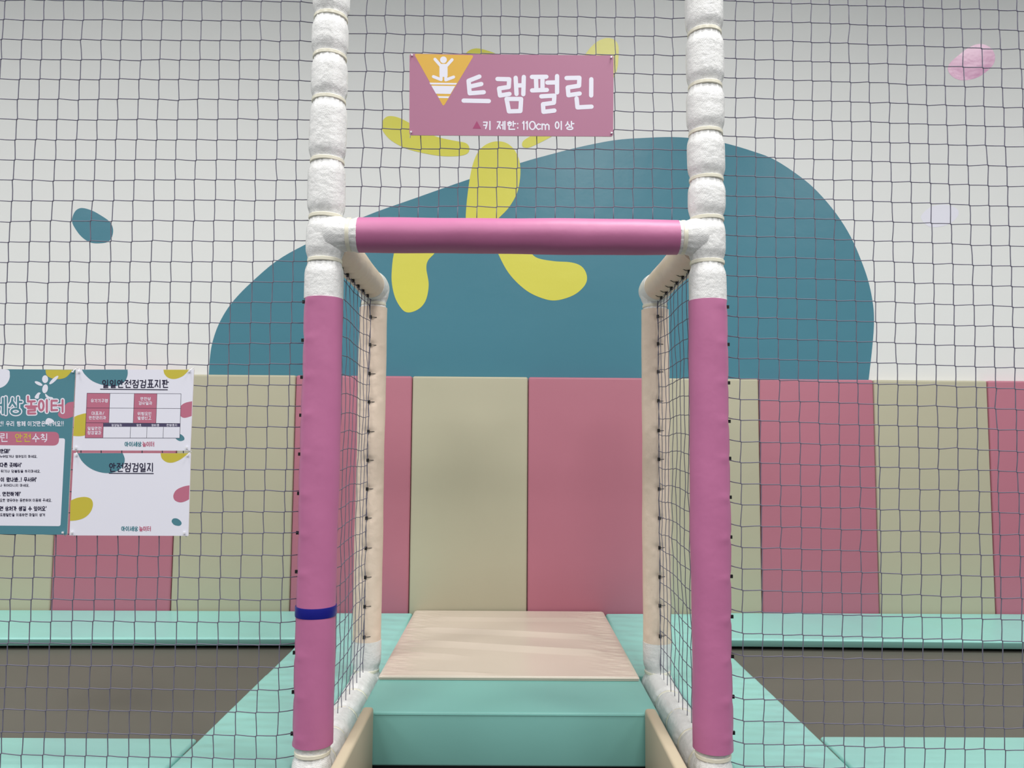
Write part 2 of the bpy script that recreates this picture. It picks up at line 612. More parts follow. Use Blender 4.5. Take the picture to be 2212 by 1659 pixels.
for s, nm in ((-1, 'left'), (1, 'right')):
    inner, post, far = (-.400, -.522, -2.75) if s < 0 else (.412, .552, 2.80)
    nx_, ny_, fy_ = (-.762, 2.985, 2.935) if s < 0 else (.775, 3.010, 2.985)
    ea, eb = ((633, 1397), (427, 1596)) if s < 0 else ((1576, 1409), (1770, 1592))
    rim = []
    for k in range(13):                     # outer edge of the side pad
        u, v = lerp(ea[0], eb[0], k / 12), lerp(ea[1], eb[1], k / 12)
        z = -.79
        for _ in range(8):
            p = on_z(u, v, z)
            z = z_side(p.y)
        rim.append((p.y, p.x))
    edge = rim[-1][1]

    def outer(y):
        if y > ny_ - .012:
            return nx_ + s * .012
        if y >= rim[0][0]:
            return rim[0][1]
        if y <= rim[-1][0]:
            return rim[-1][1] - s * 0 + (rim[-1][1] - rim[0][1]) * .1 * (rim[-1][0] - y)
        for (ya, xa), (yb_, xb) in zip(rim, rim[1:]):
            if yb_ <= y <= ya:
                return xa + (xb - xa) * (ya - y) / (ya - yb_)

    def PS(u, v):
        y = 1.876 + (wy(inner) - 1.876) * v
        a = inner if y > 2.652 else post
        b = outer(y)
        return a + (b - a) * u, y + WYAW * (a + (b - a) * u - inner) * v

    def ZS(x, y, e):
        f = min(1, e / .05)
        near = exp(-min(abs(x - outer(y)), abs(x - inner)) / .16)
        return z_side(y) + f * near * (.0012 * sin(y * 75 + 4 * sin(x * 12)) + .0010 * sin(y * 128 + x * 13 + 1) + .0008 * sin(y * 41 - x * 9))

    o = fix_normals(soft_pad(PS, .40, 1.41, ZS, .055, 26, 150, .016).build('floor_pad', 'mint', smooth=True, angle=0.9))
    tag(o, 'wrinkled mint floor pad running back along the %s side of the entrance' % nm, 'floor pad', 'mint pads around the trampolines')

    def PW(u, v):
        x = nx_ + (far - nx_) * u
        ya = ny_ + (fy_ - ny_) * u
        return x, ya + (wy(x) - ya) * v

    def ZW(x, y, e):
        t = (wy(x) - y) / (wy(x) - ny_ - (fy_ - ny_) * (x - nx_) / (far - nx_))
        return -.7205 - .0345 * t + min(1, e / .05) * (.0008 * sin(x * 17 + y * 5) + .0006 * sin(x * 41 + y * 20))

    o = fix_normals(soft_pad(PW, abs(far - nx_), .30, ZW, .034, 60, 20, .007, .022).build('floor_pad', 'mint', smooth=True, angle=0.9))
    tag(o, 'long mint pad against the wall behind the %s trampoline' % nm, 'floor pad', 'mint pads around the trampolines')
    yb = 2.106 if s < 0 else 2.145
    a = edge + s * .001
    poly = [(outer(1.877) + s * .001, 1.876), (far, 1.876), (far, yb + (.003 if s < 0 else .014)), (a, yb)]
    if s < 0:
        poly = poly[::-1]
    flat_pad('floor_pad', poly, -.795, -.84, 'mint pad along the near edge of the %s trampoline' % nm, 0.008)
    t = empty('trampoline', ((edge + far) / 2, 2.4, 0))
    tag(t, 'grey fabric trampoline bed framed by mint pads, %s of the entrance' % nm, 'trampoline', None)
    m = MB()
    a, b = sorted((edge - s * .08, far))
    m.box(a, b, 2.02, 3.20, ZC - .808, ZC - .803)
    jb = m.build('jump_bed', 'bed_grey', t)
    m = MB()
    for q in ((a, b, 1.97, 2.02), (a, b, 3.20, 3.26), ):
        m.box(q[0], q[1], q[2], q[3], 0, ZC - (.86 if q[2] < 2.5 else .803))
    m.box(a - .05, a, 1.97, 3.26, 0, ZC - .86)
    m.box(b, b + .05, 1.97, 3.26, 0, ZC - .86)
    m.build('steel_frame', 'frame_dark', t)

# beige side panels of the entrance step
for s, nm in ((-1, 'left'), (1, 'right')):
    a, b = (-.3585, -.388) if s < 0 else (.3695, .400)
    m = MB(); m.box(min(a, b), max(a, b), 1.55, 2.1225, 0, ZC - .716)
    tag(m.build('step_side_pad', 'panel_beige', bevel=0.008), 'beige padded side panel of the step below the %s white bottom rail' % nm, 'side pad', 'beige panels beside the step')

# ------------------------------------------------------------------ the padded tube gate
gate = empty('entrance_gate', (0.0144, YF, 0))
tag(gate, 'padded tube gate with white foam posts and pink sleeves over the trampoline entrance', 'gate')


def foam_profile(L, pinch, r=0.046, step=0.006, dip=0.0070, slim=None):
    ts = []
    t = 0
    while t < L:
        ts.append(t); t += step
    ts.append(L)
    for p in pinch:
        ts += [p - .006, p + .006, p]
    ts = sorted(set(round(q, 5) for q in ts if 0 <= q <= L))
    cuts = sorted(pinch)
    out = []
    for t in ts:
        d = min([abs(t - p) for p in cuts] or [9])
        rr = r + .0012 - dip * exp(-(max(0, d - .006) / .015) ** 2)
        if slim and slim[0] < t < slim[1]:   # the wrap is pressed in under a sleeve
            rr = r - .0085
        out.append((t, rr))
    return out


def pucker(pinch, ph):
    def f(t, th):
        v = 0
        for p in pinch:
            d = abs(t - p)
            if d < .05:
                v += exp(-((d - .014) / .012) ** 2) * (.0009 * sin(17 * th + ph + 3 * p) + .0007 * sin(29 * th + 2 * ph + p * 40))
        return v + .0010 * sin(2 * th + t * 5 + ph) + .0006 * sin(3 * th - t * 21 + ph)
    return f


def ring(p, d, r, w, t=0.0013):
    """a flat band round an axis"""
    m = MB()
    p, d = Vector(p), Vector(d).normalized()
    m.lathe(p - d * w / 2, p + d * w / 2, [(0, r - .003), (0, r), (w * .15, r + t), (w * .85, r + t), (w, r), (w, r - .003)], 48, caps=False)
    return m


def sleeve(p0, p1, r, ties=(), ang=None, wob=0.0010, ph=0.0, lip=0.003):
    p0, p1 = Vector(p0), Vector(p1)
    L = (p1 - p0).length
    n = max(8, int(L / .006))
    prof = [(0, r - lip), (0.0005, r)] + [(L * i / n, r) for i in range(1, n)] + [(L - .0005, r), (L, r - lip)]

    def disp(t, th):
        v = wob * (sin(t * 13 + ph) * .5 + sin(2 * th + t * 7 + ph) * .5 + sin(t * 31 + th * 2 + ph * 2) * .3)
        if ang is not None:
            dth = (th - ang + pi) % (2 * pi) - pi
            for q in ties:
                v -= .0045 * exp(-((t - q) / .011) ** 2) * exp(-(dth / .45) ** 2)
                v += .0014 * exp(-((t - q) / .010) ** 2) * exp(-((abs(dth) - .9) / .4) ** 2)
        return v
    m = MB()
    m.lathe(p0, p1, prof, 64, disp=disp)
    return m


def tie(pos, axis, out, size=1.0):
    """black cable tie: square head with a stub of tail"""
    m = MB()
    pos, axis, out = Vector(pos), Vector(axis).normalized(), Vector(out).normalized()
    side = axis.cross(out)
    h, w, d = .0048 * size, .0032 * size, .0040 * size

    def bx(c, a, b, e):
        vs = [c + axis * i * a + side * j * b + out * k * e for i in (-1, 1) for j in (-1, 1) for k in (-1, 1)]
        m.add(vs, [(0, 1, 3, 2), (4, 6, 7, 5), (0, 4, 5, 1), (2, 3, 7, 6), (0, 2, 6, 4), (1, 5, 7, 3)])
    bx(pos, h, w, d)
    m.tube([pos - out * .004 + side * .003, pos + side * .010 - out * .004, pos + side * .019 - out * .009], .0011, 5)
    return m


# strap heights on the front posts, relative to eye height
LST = [1.36, 1.20, 1.075, .972, .857, .699, .555, .444, -.746]
RST = [1.35, 1.20, 1.043, .902, .780, .660, .557, .447, -.748]
LT = [on_y(661, v, YF).z - ZC for v in (652, 735, 815, 897, 981, 1066, 1151, 1235, 1410, 1495, 1585)]
RT = [on_y(1568, v, YF).z - ZC for v in (663, 744, 827, 910, 990, 1074, 1160, 1245, 1332, 1418, 1505, 1583)]
for s, X, STR, TT in ((-1, XL, LST, LT), (1, XR, RST, RT)):
    base, top = 0.0, ZC + 1.46
    p0, p1 = (X, YF, base), (X, YF, top)
    pin = [ZC + q for q in STR] + [ZC - .86]
    m = MB(); m.lathe(p0, p1, foam_profile(top, pin, slim=(ZC - .722, ZC + .345)), 64, disp=pucker(pin, s * 1.7))
    post = m.build('post', 'foam', gate, smooth=True, angle=0.9)
    for q in STR:
        ring((X, YF, ZC + q), (0, 0, 1), .0415, .0100).build('strap', 'strap', post, smooth=True, angle=0.6)
    z0, z1 = ZC - (.727 if s < 0 else .733), ZC + (.349 if s < 0 else .351)
    ang = pi / 2 if s < 0 else -pi / 2
    ang = -pi / 2 if s > 0 else pi / 2
    sv = sleeve((X, YF, z0), (X, YF, z1), .0478, [ZC + q - z0 for q in TT], ang, .0013, s)
    svo = sv.build('sleeve', 'sleeve_pink', post, smooth=True, angle=0.8)
    # hem flap of the sleeve on its outer side
    m = MB()
    n = 120
    vs = []
    for i in range(n + 1):
        z = z0 + .02 + (z1 - z0 - .03) * i / n
        d = min(abs(z - ZC - q) for q in TT)
        w = .0062 - .0045 * exp(-(d / .02) ** 2) + .0012 * sin(z * 29)
        a = Vector((X + s * .046, YF + .010, z))
        vs += [a, a + Vector((s * w, .004, 0)), a + Vector((s * w, .0065, 0)), a + Vector((0, .0045, 0))]
    fs = [(4 * i + k, 4 * i + (k + 1) % 4, 4 * i + 4 + (k + 1) % 4, 4 * i + 4 + k) for i in range(n) for k in range(4)] + [(3, 2, 1, 0), (4 * n, 4 * n + 1, 4 * n + 2, 4 * n + 3)]
    m.add(vs, fs)
    m.build('hem_flap', 'sleeve_pink', post, smooth=True, angle=0.6)
    for q in TT:
        tie((X + s * .0500, YF + .001, ZC + q), (0, 0, 1), (s, 0, 0), .85).build('cable_tie', 'tie_black', post)
    if s < 0:
        zt = on_y(680, 1327, YF - .046).z
        tp = ring((X, YF, zt), (0, 0, 1), .0492, .0245, .0006).build('tape_band', 'tape_blue', post, smooth=True, angle=0.6)
        tp['label'] = 'blue tape band'

# crossbar
BZ = ZC + .5115
pin = [.062, .96 - .062]
m = MB()
m.lathe((XL, YF - .004, BZ), (XR, YF - .004, BZ), [(0, .030), (0.0015, .042)] + [(t, r + .0022 * exp(-((min(t, .96 - t) - .022) / .026) ** 2)) for t, r in foam_profile(.96, pin, slim=(.0853, .8845))][2:-2] + [(.9585, .042), (.96, .030)], 64, disp=pucker(pin, .4))
bar = m.build('crossbar', 'foam', gate, smooth=True, angle=0.9)
for q in pin:
    ring((XL + q, YF - .004, BZ), (1, 0, 0), .0415, .0100).build('strap', 'strap', bar, smooth=True, angle=0.6)
sleeve((-.381, YF - .003, BZ), (.4195, YF - .003, BZ), .0442, wob=.0011, ph=.6).build('sleeve', 'sleeve_pink', bar, smooth=True, angle=0.8)

# back posts, side rails
RZ, LZR = ZC + .517, ZC - .80
BT_L = [on_y(797, v, YB - .046).z for v in (685, 745, 807, 868, 932, 994, 1056, 1119, 1184, 1247, 1310, 1376)]
BT_R = [on_y(1422, v, YB - .046).z for v in (684, 743, 803, 866, 930, 992, 1056, 1119, 1183, 1246, 1308, 1374)]
for s, X, TT in ((-1, XL, BT_L), (1, XR, BT_R)):
    pin = [ZC + .459, ZC - .757]
    top = ZC + .528
    prof = foam_profile(top, pin, .0455, slim=(ZC - .655, ZC + .442))
    prof = [(t, r + (.007 * exp(-((t - (ZC - .80)) / .030) ** 2)) + .003 * exp(-((t - (ZC + .51)) / .03) ** 2)) for t, r in prof]
    prof += [(top + .008, .044), (top + .016, .034), (top + .020, .018)]
    m = MB(); m.lathe((X, YB, 0), (X, YB, top), prof, 64, disp=pucker(pin, s * 2.2))
    post = m.build('post', 'foam', gate, smooth=True, angle=0.9)
    for q in pin:
        ring((X, YB, q), (0, 0, 1), .0412, .0100).build('strap', 'strap', post, smooth=True, angle=0.6)
    z0, z1 = ZC - .660, ZC + .447
    a = pi                                   # faces the camera side
    sleeve((X, YB, z0), (X, YB, z1), .0464, [q - z0 for q in TT], a, .0010, s * 3).build('sleeve', 'sleeve_beige', post, smooth=True, angle=0.8)
    for q in TT:
        tie((X, YB - .049, q), (0, 0, 1), (0, -1, 0), 1.12).build('cable_tie', 'tie_black', post)
    # upper rail
    L = YB + .030 - YF
    pin = [.075]
    prof = foam_profile(L, pin, .0450, slim=(.090, YB - .067 - YF))
    prof = [(t, r + .006 * exp(-((t - L + .035) / .05) ** 2)) for t, r in prof] + [(L + .010, .046), (L + .018, .034), (L + .022, .018)]
    m = MB(); m.lathe((X, YF, RZ), (X, YF + L, RZ), prof, 56, disp=pucker(pin, s))
    rail = m.build('top_rail', 'foam', gate, smooth=True, angle=0.9)
    y0, y1 = YF + .085, YB - .062
    tys = [y0 + .03 + i * .078 for i in range(7)]
    sleeve((X, y0, RZ), (X, y1, RZ), .0464, [q - y0 for q in tys], 0.0, .0010, s).build('sleeve', 'sleeve_beige', rail, smooth=True, angle=0.8)
    for q in tys:
        tie((X, q, RZ - .049), (0, 1, 0), (0, 0, -1), 1.15).build('cable_tie', 'tie_black', rail)
    # bottom rail
    L = YB - YF
    pin = [q - YF for q in (1.97, 2.09, 2.24, 2.395)]
    m = MB(); m.lathe((X, YF, LZR), (X, YB, LZR), foam_profile(L, pin, .0475, dip=.006), 56, disp=pucker(pin, s * .8))
    rail = m.build('bottom_rail', 'foam', gate, smooth=True, angle=0.9)
    for q in pin:
        ring((X, YF + q, LZR), (0, 1, 0), .0428, .0080, .0014).build('strap', 'strap', rail, smooth=True, angle=0.6)

# ------------------------------------------------------------------ nets
SR = 0.00122


def net_mesh(nodes, extra=(), r=SR, sg=1, ax=Vector((1, 0, 0))):
    """knotless netting: nodes (i, j) -> Vector, row j counts down; at each crossing the
    strands meet in a short slanted braid, so they leave a little above or below where they came in"""
    m = MB()
    up = Vector((0, 0, 1))
    A, B = .0014, .0011 * sg
    for (i, j), p in nodes.items():
        q = nodes.get((i + 1, j))
        if q:
            a, b = p + ax * A + up * B, q - ax * A - up * B
            mid = (a + b) / 2 + Vector((random.uniform(-1, 1), random.uniform(-1, 1), random.uniform(-1, .4))) * .0005
            m.tube([p, a, mid, b, q], r, 5, caps=False)
        q = nodes.get((i, j + 1))
        if q:
            d = (q - p).normalized()
            a, b = p + d * A - ax * B, q - d * A + ax * B
            mid = (a + b) / 2 + Vector((random.uniform(-1, 1), random.uniform(-1, 1), 0)) * .0005
            m.tube([p, a, mid, b, q], r, 5, caps=False)
        c = (ax * B * 1.3 + up * A * 1.2)
        m.tube([p - c, p, p + c], [r * .9, r * 1.55, r * .9], 5)
    for e in extra:
        m.tube(e, r, 5, caps=True)
    return m


def grid_net(ctrl, i0, i1, rows, cols, y, jit=.0007, zig=0.0):
    """ctrl: [(row, (px left), (px right))] at columns i0 and i1, in the net's own plane"""
    nodes = {}
    cs = [(r, on_y(*a, y), on_y(*b, y)) for r, a, b in ctrl]
    for j in rows:
        k = 0
        while k < len(cs) - 2 and j > cs[k + 1][0]:
            k += 1
        t = (j - cs[k][0]) / (cs[k + 1][0] - cs[k][0])
        a = cs[k][1].lerp(cs[k + 1][1], t) if 0 <= t <= 1 else cs[k][1] + (cs[k + 1][1] - cs[k][1]) * t
        b = cs[k][2].lerp(cs[k + 1][2], t) if 0 <= t <= 1 else cs[k][2] + (cs[k + 1][2] - cs[k][2]) * t
        for i in cols:
            w = (i - i0) / (i1 - i0)
            p = a + (b - a) * w
            p = p + Vector((random.gauss(0, jit), random.gauss(0, .0008), random.gauss(0, jit)))
            if zig:
                p.x += zig * (1 if j % 2 else -1) * max(0, 1 - i / 5)
            nodes[i, j] = p
    return nodes


def tie_end(p, x, dy):
    """where a row of netting reaches the outer side of a front post"""
    y = YF - .002
    return Vector((x, y, ZC + (p.z - ZC - dy * 1.9 / 1657) * y / p.y))


# left net
YN = YF - .029
ctrl = [(0, (53.5, 0), (650, 3)), (12, (19.4, 522.5), (636, 520)), (26, (-12, 1154), (613, 1152)), (36, (-44.5, 1628.5), (597.5, 1639))]
nd = grid_net(ctrl, 2, 16, range(-4, 39), range(-8, 17), YN)
ex = []
for j in range(-4, 39):
    dy = 4 - .5 * j if j < 8 else (0 if j < 22 else -(j - 22) * .43)
    p = nd[16, j]
    e = tie_end(p, XL - .043, dy)
    ex.append([p, p.lerp(e, .5) + Vector((0, 0, -.0006)), e])
m = net_mesh(nd, ex)
tag(m.build('safety_net', 'strand', smooth=True, origin=(-.99, YN, 0)), 'dark grey square-mesh net left of the entrance, carrying the posters', 'net', 'square-mesh nets round the trampolines')

# centre net over the crossbar
YC = YF + .010
ctrl = [(0, (792, 32.6), (1454, 38.6)), (10, (779, 445), (1451, 448.5))]
nd = grid_net(ctrl, 0, 16, range(-4, 11), range(0, 17), YC, zig=.0024)
ex = []
for j in range(-4, 11):
    p = nd[0, j]; ex.append([p, Vector((XL + .040, YC, p.z))])
    p = nd[16, j]; ex.append([p, Vector((XR - .040, YC, p.z + random.uniform(-.003, .002)))])
for i in range(17):
    p = nd[i, 10]; ex.append([p, Vector((p.x + random.uniform(-.001, .001), YC, BZ + .040))])
m = net_mesh(nd, ex)
tag(m.build('safety_net', 'strand', smooth=True, origin=(0.014, YC, BZ + .04)), 'dark grey square-mesh net between the posts above the pink crossbar', 'net', 'square-mesh nets round the trampolines')

# right net
ctrl = [(0, (1588.6, 2.5), (2157, 22)), (12, (1591.5, 509), (2183, 532)), (22, (1600, 953), (2198, 974)), (36, (1606.7, 1606), (2214, 1621))]
nd = grid_net(ctrl, 0, 14, range(-4, 39), range(0, 25), YN)
ex = []
for j in range(-4, 39):
    dy = 1 if j < 10 else min(7, 1 + (j - 10) * .35)
    p = nd[0, j]
    e = tie_end(p, XR + .043, -dy)
    ex.append([p, p.lerp(e, .5) + Vector((0, 0, -.0006)), e])
m = net_mesh(nd, ex, sg=-1)
tag(m.build('safety_net', 'strand', smooth=True, origin=(1.05, YN, 0)), 'dark grey square-mesh net to the right of the entrance', 'net', 'square-mesh nets round the trampolines')

# side nets of the passage
for s, X, nm in ((-1, XL, 'left'), (1, XR, 'right')):
    nodes = {}
    ny, nz = 12, 23
    ya, yb = YF + .060, YB - .052
    za, zb = LZR + .085, RZ - .075
    for j in range(nz):
        for i in range(ny):
            y = ya + (yb - ya) * i / (ny - 1)
            z = za + (zb - za) * j / (nz - 1) + .004 * sin(i * .9 + j * .2)
            nodes[i, j] = Vector((X + random.gauss(0, .0012) + .003 * sin(j * .5) * sin(pi * i / ny), y + random.gauss(0, .0010), z + random.gauss(0, .0010)))
    ex = []
    for j in range(nz):
        p = nodes[0, j]; ex.append([p, Vector((X, YF + .040, p.z))])
    for i in range(ny):
        p = nodes[i, nz - 1]; ex.append([p, Vector((X, p.y, RZ - .044))])
        p = nodes[i, 0]; ex.append([p, Vector((X, p.y, LZR + .045))])
    nodes = {(i, nz - 1 - j): p for (i, j), p in nodes.items()}
    m = net_mesh(nodes, ex, .00115, sg=.6, ax=Vector((0, 1, 0)))
    # border cord down the back post and under the rail
    tt = BT_L if s < 0 else BT_R
    cord = []
    for q in range(60):
        z = RZ - .05 - (RZ - LZR - .11) * q / 59
        d = min(abs(z - t) for t in tt)
        cord.append(Vector((X + .0015 * sin(z * 60), YB - .0505 - .004 * min(1, d / .02), z)))
    m.tube(cord, .0012, 5)
    cord = []
    for q in range(40):
        y = YF + .06 + (YB - YF - .11) * q / 39
        cord.append(Vector((X, y, RZ - .050 - .004 * abs(sin((y - YF - .115) / .078 * pi)))))
    m.tube(cord, .0012, 5)
    tag(m.build('safety_net', 'strand', smooth=True, origin=(X, (YF + YB) / 2, LZR)), 'narrow dark net closing the %s side of the entrance passage' % nm, 'net', 'square-mesh nets round the trampolines')


# ------------------------------------------------------------------ lettering
def circ(n=14, a0=pi / 2):
    return [(.5 + .5 * cos(a0 + 2 * pi * k / n), .5 + .5 * sin(a0 + 2 * pi * k / n)) for k in range(n + 1)]


J = {
    'ㄱ': [[(0, .95), (.95, .95), (.8, .45), (.55, 0)]], 'ㄴ': [[(.05, 1), (.05, .05), (1, .1)]],
    'ㄷ': [[(.95, 1), (.05, 1), (.05, .02), (1, .05)]], 'ㄹ': [[(.05, 1), (.95, 1), (.95, .55), (.08, .5), (.08, 0), (1, .02)]],
    'ㅁ': [[(.05, 1), (.95, 1), (.9, 0), (.1, 0), (.05, 1)]], 'ㅂ': [[(.08, 1), (.08, 0), (.92, 0), (.92, 1)], [(.08, .5), (.92, .5)]],
    'ㅅ': [[(.5, 1), (.4, .5), (0, 0)], [(.45, .6), (1, 0)]], 'ㅇ': [circ()],
    'ㅈ': [[(.05, 1), (.95, 1), (.5, .5), (0, 0)], [(.5, .5), (1, 0)]],
    'ㅊ': [[(.35, 1), (.65, 1)], [(.05, .78), (.95, .78), (.5, .4), (0, 0)], [(.5, .4), (1, 0)]],
    'ㅋ': [[(0, .95), (.95, .95), (.8, .45), (.55, 0)], [(.05, .5), (.85, .5)]],
    'ㅌ': [[(.95, 1), (.05, 1), (.05, .02), (1, .05)], [(.05, .52), (.9, .52)]],
    'ㅍ': [[(0, 1), (1, 1)], [(0, .02), (1, .02)], [(.3, 1), (.3, .02)], [(.7, 1), (.7, .02)]],
    'ㅎ': [[(.35, 1), (.65, 1)], [(.02, .76), (.98, .76)], [(.5 + .42 * cos(pi / 2 + 2 * pi * k / 12), .29 + .29 * sin(pi / 2 + 2 * pi * k / 12)) for k in range(13)]],
}
for d, sg in (('ㄲ', 'ㄱ'), ('ㄸ', 'ㄷ'), ('ㅃ', 'ㅂ'), ('ㅆ', 'ㅅ'), ('ㅉ', 'ㅈ')):
    J[d] = [[(x * .44, y) for x, y in st] for st in J[sg]] + [[(.56 + x * .44, y) for x, y in st] for st in J[sg]]
J['ㄵ'] = [[(x * .44, y) for x, y in st] for st in J['ㄴ']] + [[(.56 + x * .44, y) for x, y in st] for st in J['ㅈ']]
VV = {'ㅏ': [[(.3, 1), (.3, 0)], [(.3, .55), (1, .55)]], 'ㅑ': [[(.3, 1), (.3, 0)], [(.3, .68), (1, .68)], [(.3, .4), (1, .4)]],
      'ㅓ': [[(.85, 1), (.85, 0)], [(.1, .55), (.85, .55)]], 'ㅕ': [[(.85, 1), (.85, 0)], [(.1, .68), (.85, .68)], [(.1, .4), (.85, .4)]],
      'ㅣ': [[(.6, 1), (.6, 0)]], 'ㅐ': [[(.2, .95), (.2, .05)], [(.2, .52), (.85, .52)], [(.85, 1), (.85, 0)]],
      'ㅔ': [[(.5, .95), (.5, .05)], [(0, .55), (.5, .55)], [(.95, 1), (.95, 0)]],
      'ㅖ': [[(.5, .95), (.5, .05)], [(0, .66), (.5, .66)], [(0, .4), (.5, .4)], [(.95, 1), (.95, 0)]]}
VH = {'ㅗ': [[(0, .1), (1, .1)], [(.5, 1), (.5, .1)]], 'ㅛ': [[(0, .1), (1, .1)], [(.33, 1), (.33, .1)], [(.67, 1), (.67, .1)]],
      'ㅜ': [[(0, .9), (1, .9)], [(.5, .9), (.5, 0)]], 'ㅠ': [[(0, .9), (1, .9)], [(.33, .9), (.33, 0)], [(.67, .9), (.67, 0)]], 'ㅡ': [[(0, .5), (1, .5)]]}
VC = {'ㅘ': 'ㅗㅏ', 'ㅙ': 'ㅗㅐ', 'ㅚ': 'ㅗㅣ', 'ㅝ': 'ㅜㅓ', 'ㅞ': 'ㅜㅔ', 'ㅟ': 'ㅜㅣ', 'ㅢ': 'ㅡㅣ'}
LI = 'ㄱㄲㄴㄷㄸㄹㅁㅂㅃㅅㅆㅇㅈㅉㅊㅋㅌㅍㅎ'
LV = 'ㅏㅐㅑㅒㅓㅔㅕㅖㅗㅘㅙㅚㅛㅜㅝㅞㅟㅠㅡㅢㅣ'
LF = ['', 'ㄱ', 'ㄲ', 'ㄳ', 'ㄴ', 'ㄵ', 'ㄶ', 'ㄷ', 'ㄹ', 'ㄺ', 'ㄻ', 'ㄼ', 'ㄽ', 'ㄾ', 'ㄿ', 'ㅀ', 'ㅁ', 'ㅂ', 'ㅄ', 'ㅅ', 'ㅆ', 'ㅇ', 'ㅈ', 'ㅊ', 'ㅋ', 'ㅌ', 'ㅍ', 'ㅎ']
LAT = {'1': [[(.2, .8), (.55, 1), (.55, 0)]], '0': [circ()], 'c': [[(.9, .6), (.5, .7), (.1, .45), (.1, .22), (.5, 0), (.9, .1)]],
       'm': [[(.05, .7), (.05, 0)], [(.05, .5), (.27, .68), (.48, .5), (.48, 0)], [(.48, .5), (.72, .68), (.95, .5), (.95, 0)]],
       ':': [[(.5, .18), (.5, .22)], [(.5, .70), (.5, .74)]], '!': [[(.5, 1), (.5, .35)], [(.5, .05), (.5, .08)]],
       '.': [[(.5, .03), (.5, .06)]], "'": [[(.5, 1), (.4, .75)]], '/': [[(.1, 0), (.9, 1)]]}


def put(strokes, x0, y0, x1, y1):
    return [[(x0 + (x1 - x0) * x, y0 + (y1 - y0) * y) for x, y in st] for st in strokes]


def glyph(ch):
    """strokes of one character in the unit square, y up"""
    o = ord(ch)
    if not 0xAC00 <= o <= 0xD7A3:
        return LAT.get(ch, [])
    o -= 0xAC00
    a, b, c = LI[o // 588], LV[o % 588 // 28], LF[o % 28]
    lo = .40 if c else 0.0
    out = []
    if b in VV:
        w = .5 if b in 'ㅏㅓㅑㅕㅣ' else .42
        out += put(J[a], .04, lo + .12 * (1 - lo), w, .95)
        out += put(VV[b], w + .08, lo, .97, 1)
    elif b in VH:
        h = lo + (.42 if b != 'ㅡ' else .28) * (1 - lo)
        out += put(J[a], .18, h + .04, .82, 1)
        out += put(VH[b], .02, lo, .98, h)
    else:
        hb, vb = VC[b]
        h = lo + .38 * (1 - lo)
        out += put(J[a], .06, h + .05, .56, .98)
        out += put(VH[hb], 0, lo + .02, .62, h)
        out += put(VV[vb], .66, lo, 1, 1)
    if c:
        out += put(J[c], .18, 0, .86, lo - .08)
    return out


ADV = {' ': .42, ':': .35, '!': .34, '.': .3, "'": .3, '/': .5, '1': .42, '0': .6, 'c': .55, 'm': .85}


def text_strokes(s, x0, x1, ytop, ybot):
    """fit a line of text into a px box"""
    tot = sum(ADV.get(c, 1) for c in s)
    sc = (x1 - x0) / tot
    x, out = x0, []
    for c in s:
        a = ADV.get(c, 1) * sc
        for st in glyph(c):
            out.append([(x + a * (.06 + .86 * p), ybot + (ytop - ybot) * q) for p, q in st])
        x += a
    return out


class Print:
    """flat printing on a board hanging in the plane y; coordinates of an enlarged crop mapped to the board"""
    def __init__(s, y, ox, oy, sc):
        s.y, s.ox, s.oy, s.sc = y, ox, oy, sc
        s.k = 0

    def P(s, x, y, lift):
        return on_y(s.ox + x * s.sc, s.oy + y * s.sc, s.y - lift)

    def poly(s, m, pts, lift, mi=0):
        s.k = (s.k + 1) % 31                 # overlapping strokes each lie a hair above the last
        m.add([s.P(x, y, lift * .22 + s.k * 2.5e-6) for x, y in pts], [list(range(len(pts)))], mi)

    def strokes(s, m, sts, w, lift, mi=0):
        n = 10
        r = w / 2
        for st in sts:
            for i, (x, y) in enumerate(st):
                s.poly(m, [(x + r * cos(2 * pi * k / n), y + r * sin(2 * pi * k / n)) for k in range(n)], lift, mi)
                if i + 1 < len(st):
                    X, Y = st[i + 1]
                    d = sqrt((X - x) ** 2 + (Y - y) ** 2)
                    if d < 1e-6:
                        continue
                    a, b = -(Y - y) / d * r, (X - x) / d * r
                    s.poly(m, [(x + a, y + b), (x - a, y - b), (X - a, Y - b), (X + a, Y + b)], lift, mi)

    def board(s, pts, t):
        m = MB()
        n = len(pts)
        f = [s.P(x, y, 0) for x, y in pts]
        b = [p + Vector((0, t, 0)) for p in f]
        m.add(f + b, [list(range(n)), list(range(n, 2 * n))[::-1]] + [(i, i + n, (i + 1) % n + n, (i + 1) % n) for i in range(n)])
        for k in range(1, len(m.m)):
            m.m[k] = 1
        return m


def rounded(pts, r, n=5):
    out = []
    N = len(pts)
    for i in range(N):
        p, a, b = Vector(pts[i]), Vector(pts[i - 1]), Vector(pts[(i + 1) % N])
        da, db = (a - p).normalized(), (b - p).normalized()
        p0, p1 = p + da * r, p + db * r
        for k in range(n + 1):
            t = k / n
            q = p0 * (1 - t) ** 2 + p * 2 * t * (1 - t) + p1 * t * t
            out.append((q.x, q.y))
    return out


def corner_tie(pr, x, y, parent, dx=0, dy=-1):
    p = pr.P(x, y, .001)
    m = MB()
    m.box(p.x - .002, p.x + .002, p.y - .0035, p.y, p.z - .002, p.z + .002)
    q = p + Vector((dx * .010, .012, -dy * .010))
    m.tube([p + Vector((0, -.002, 0)), p.lerp(q, .5) + Vector((0, -.004, 0)), q], .0011, 5)
    m.build('cable_tie', 'tie_white', parent)


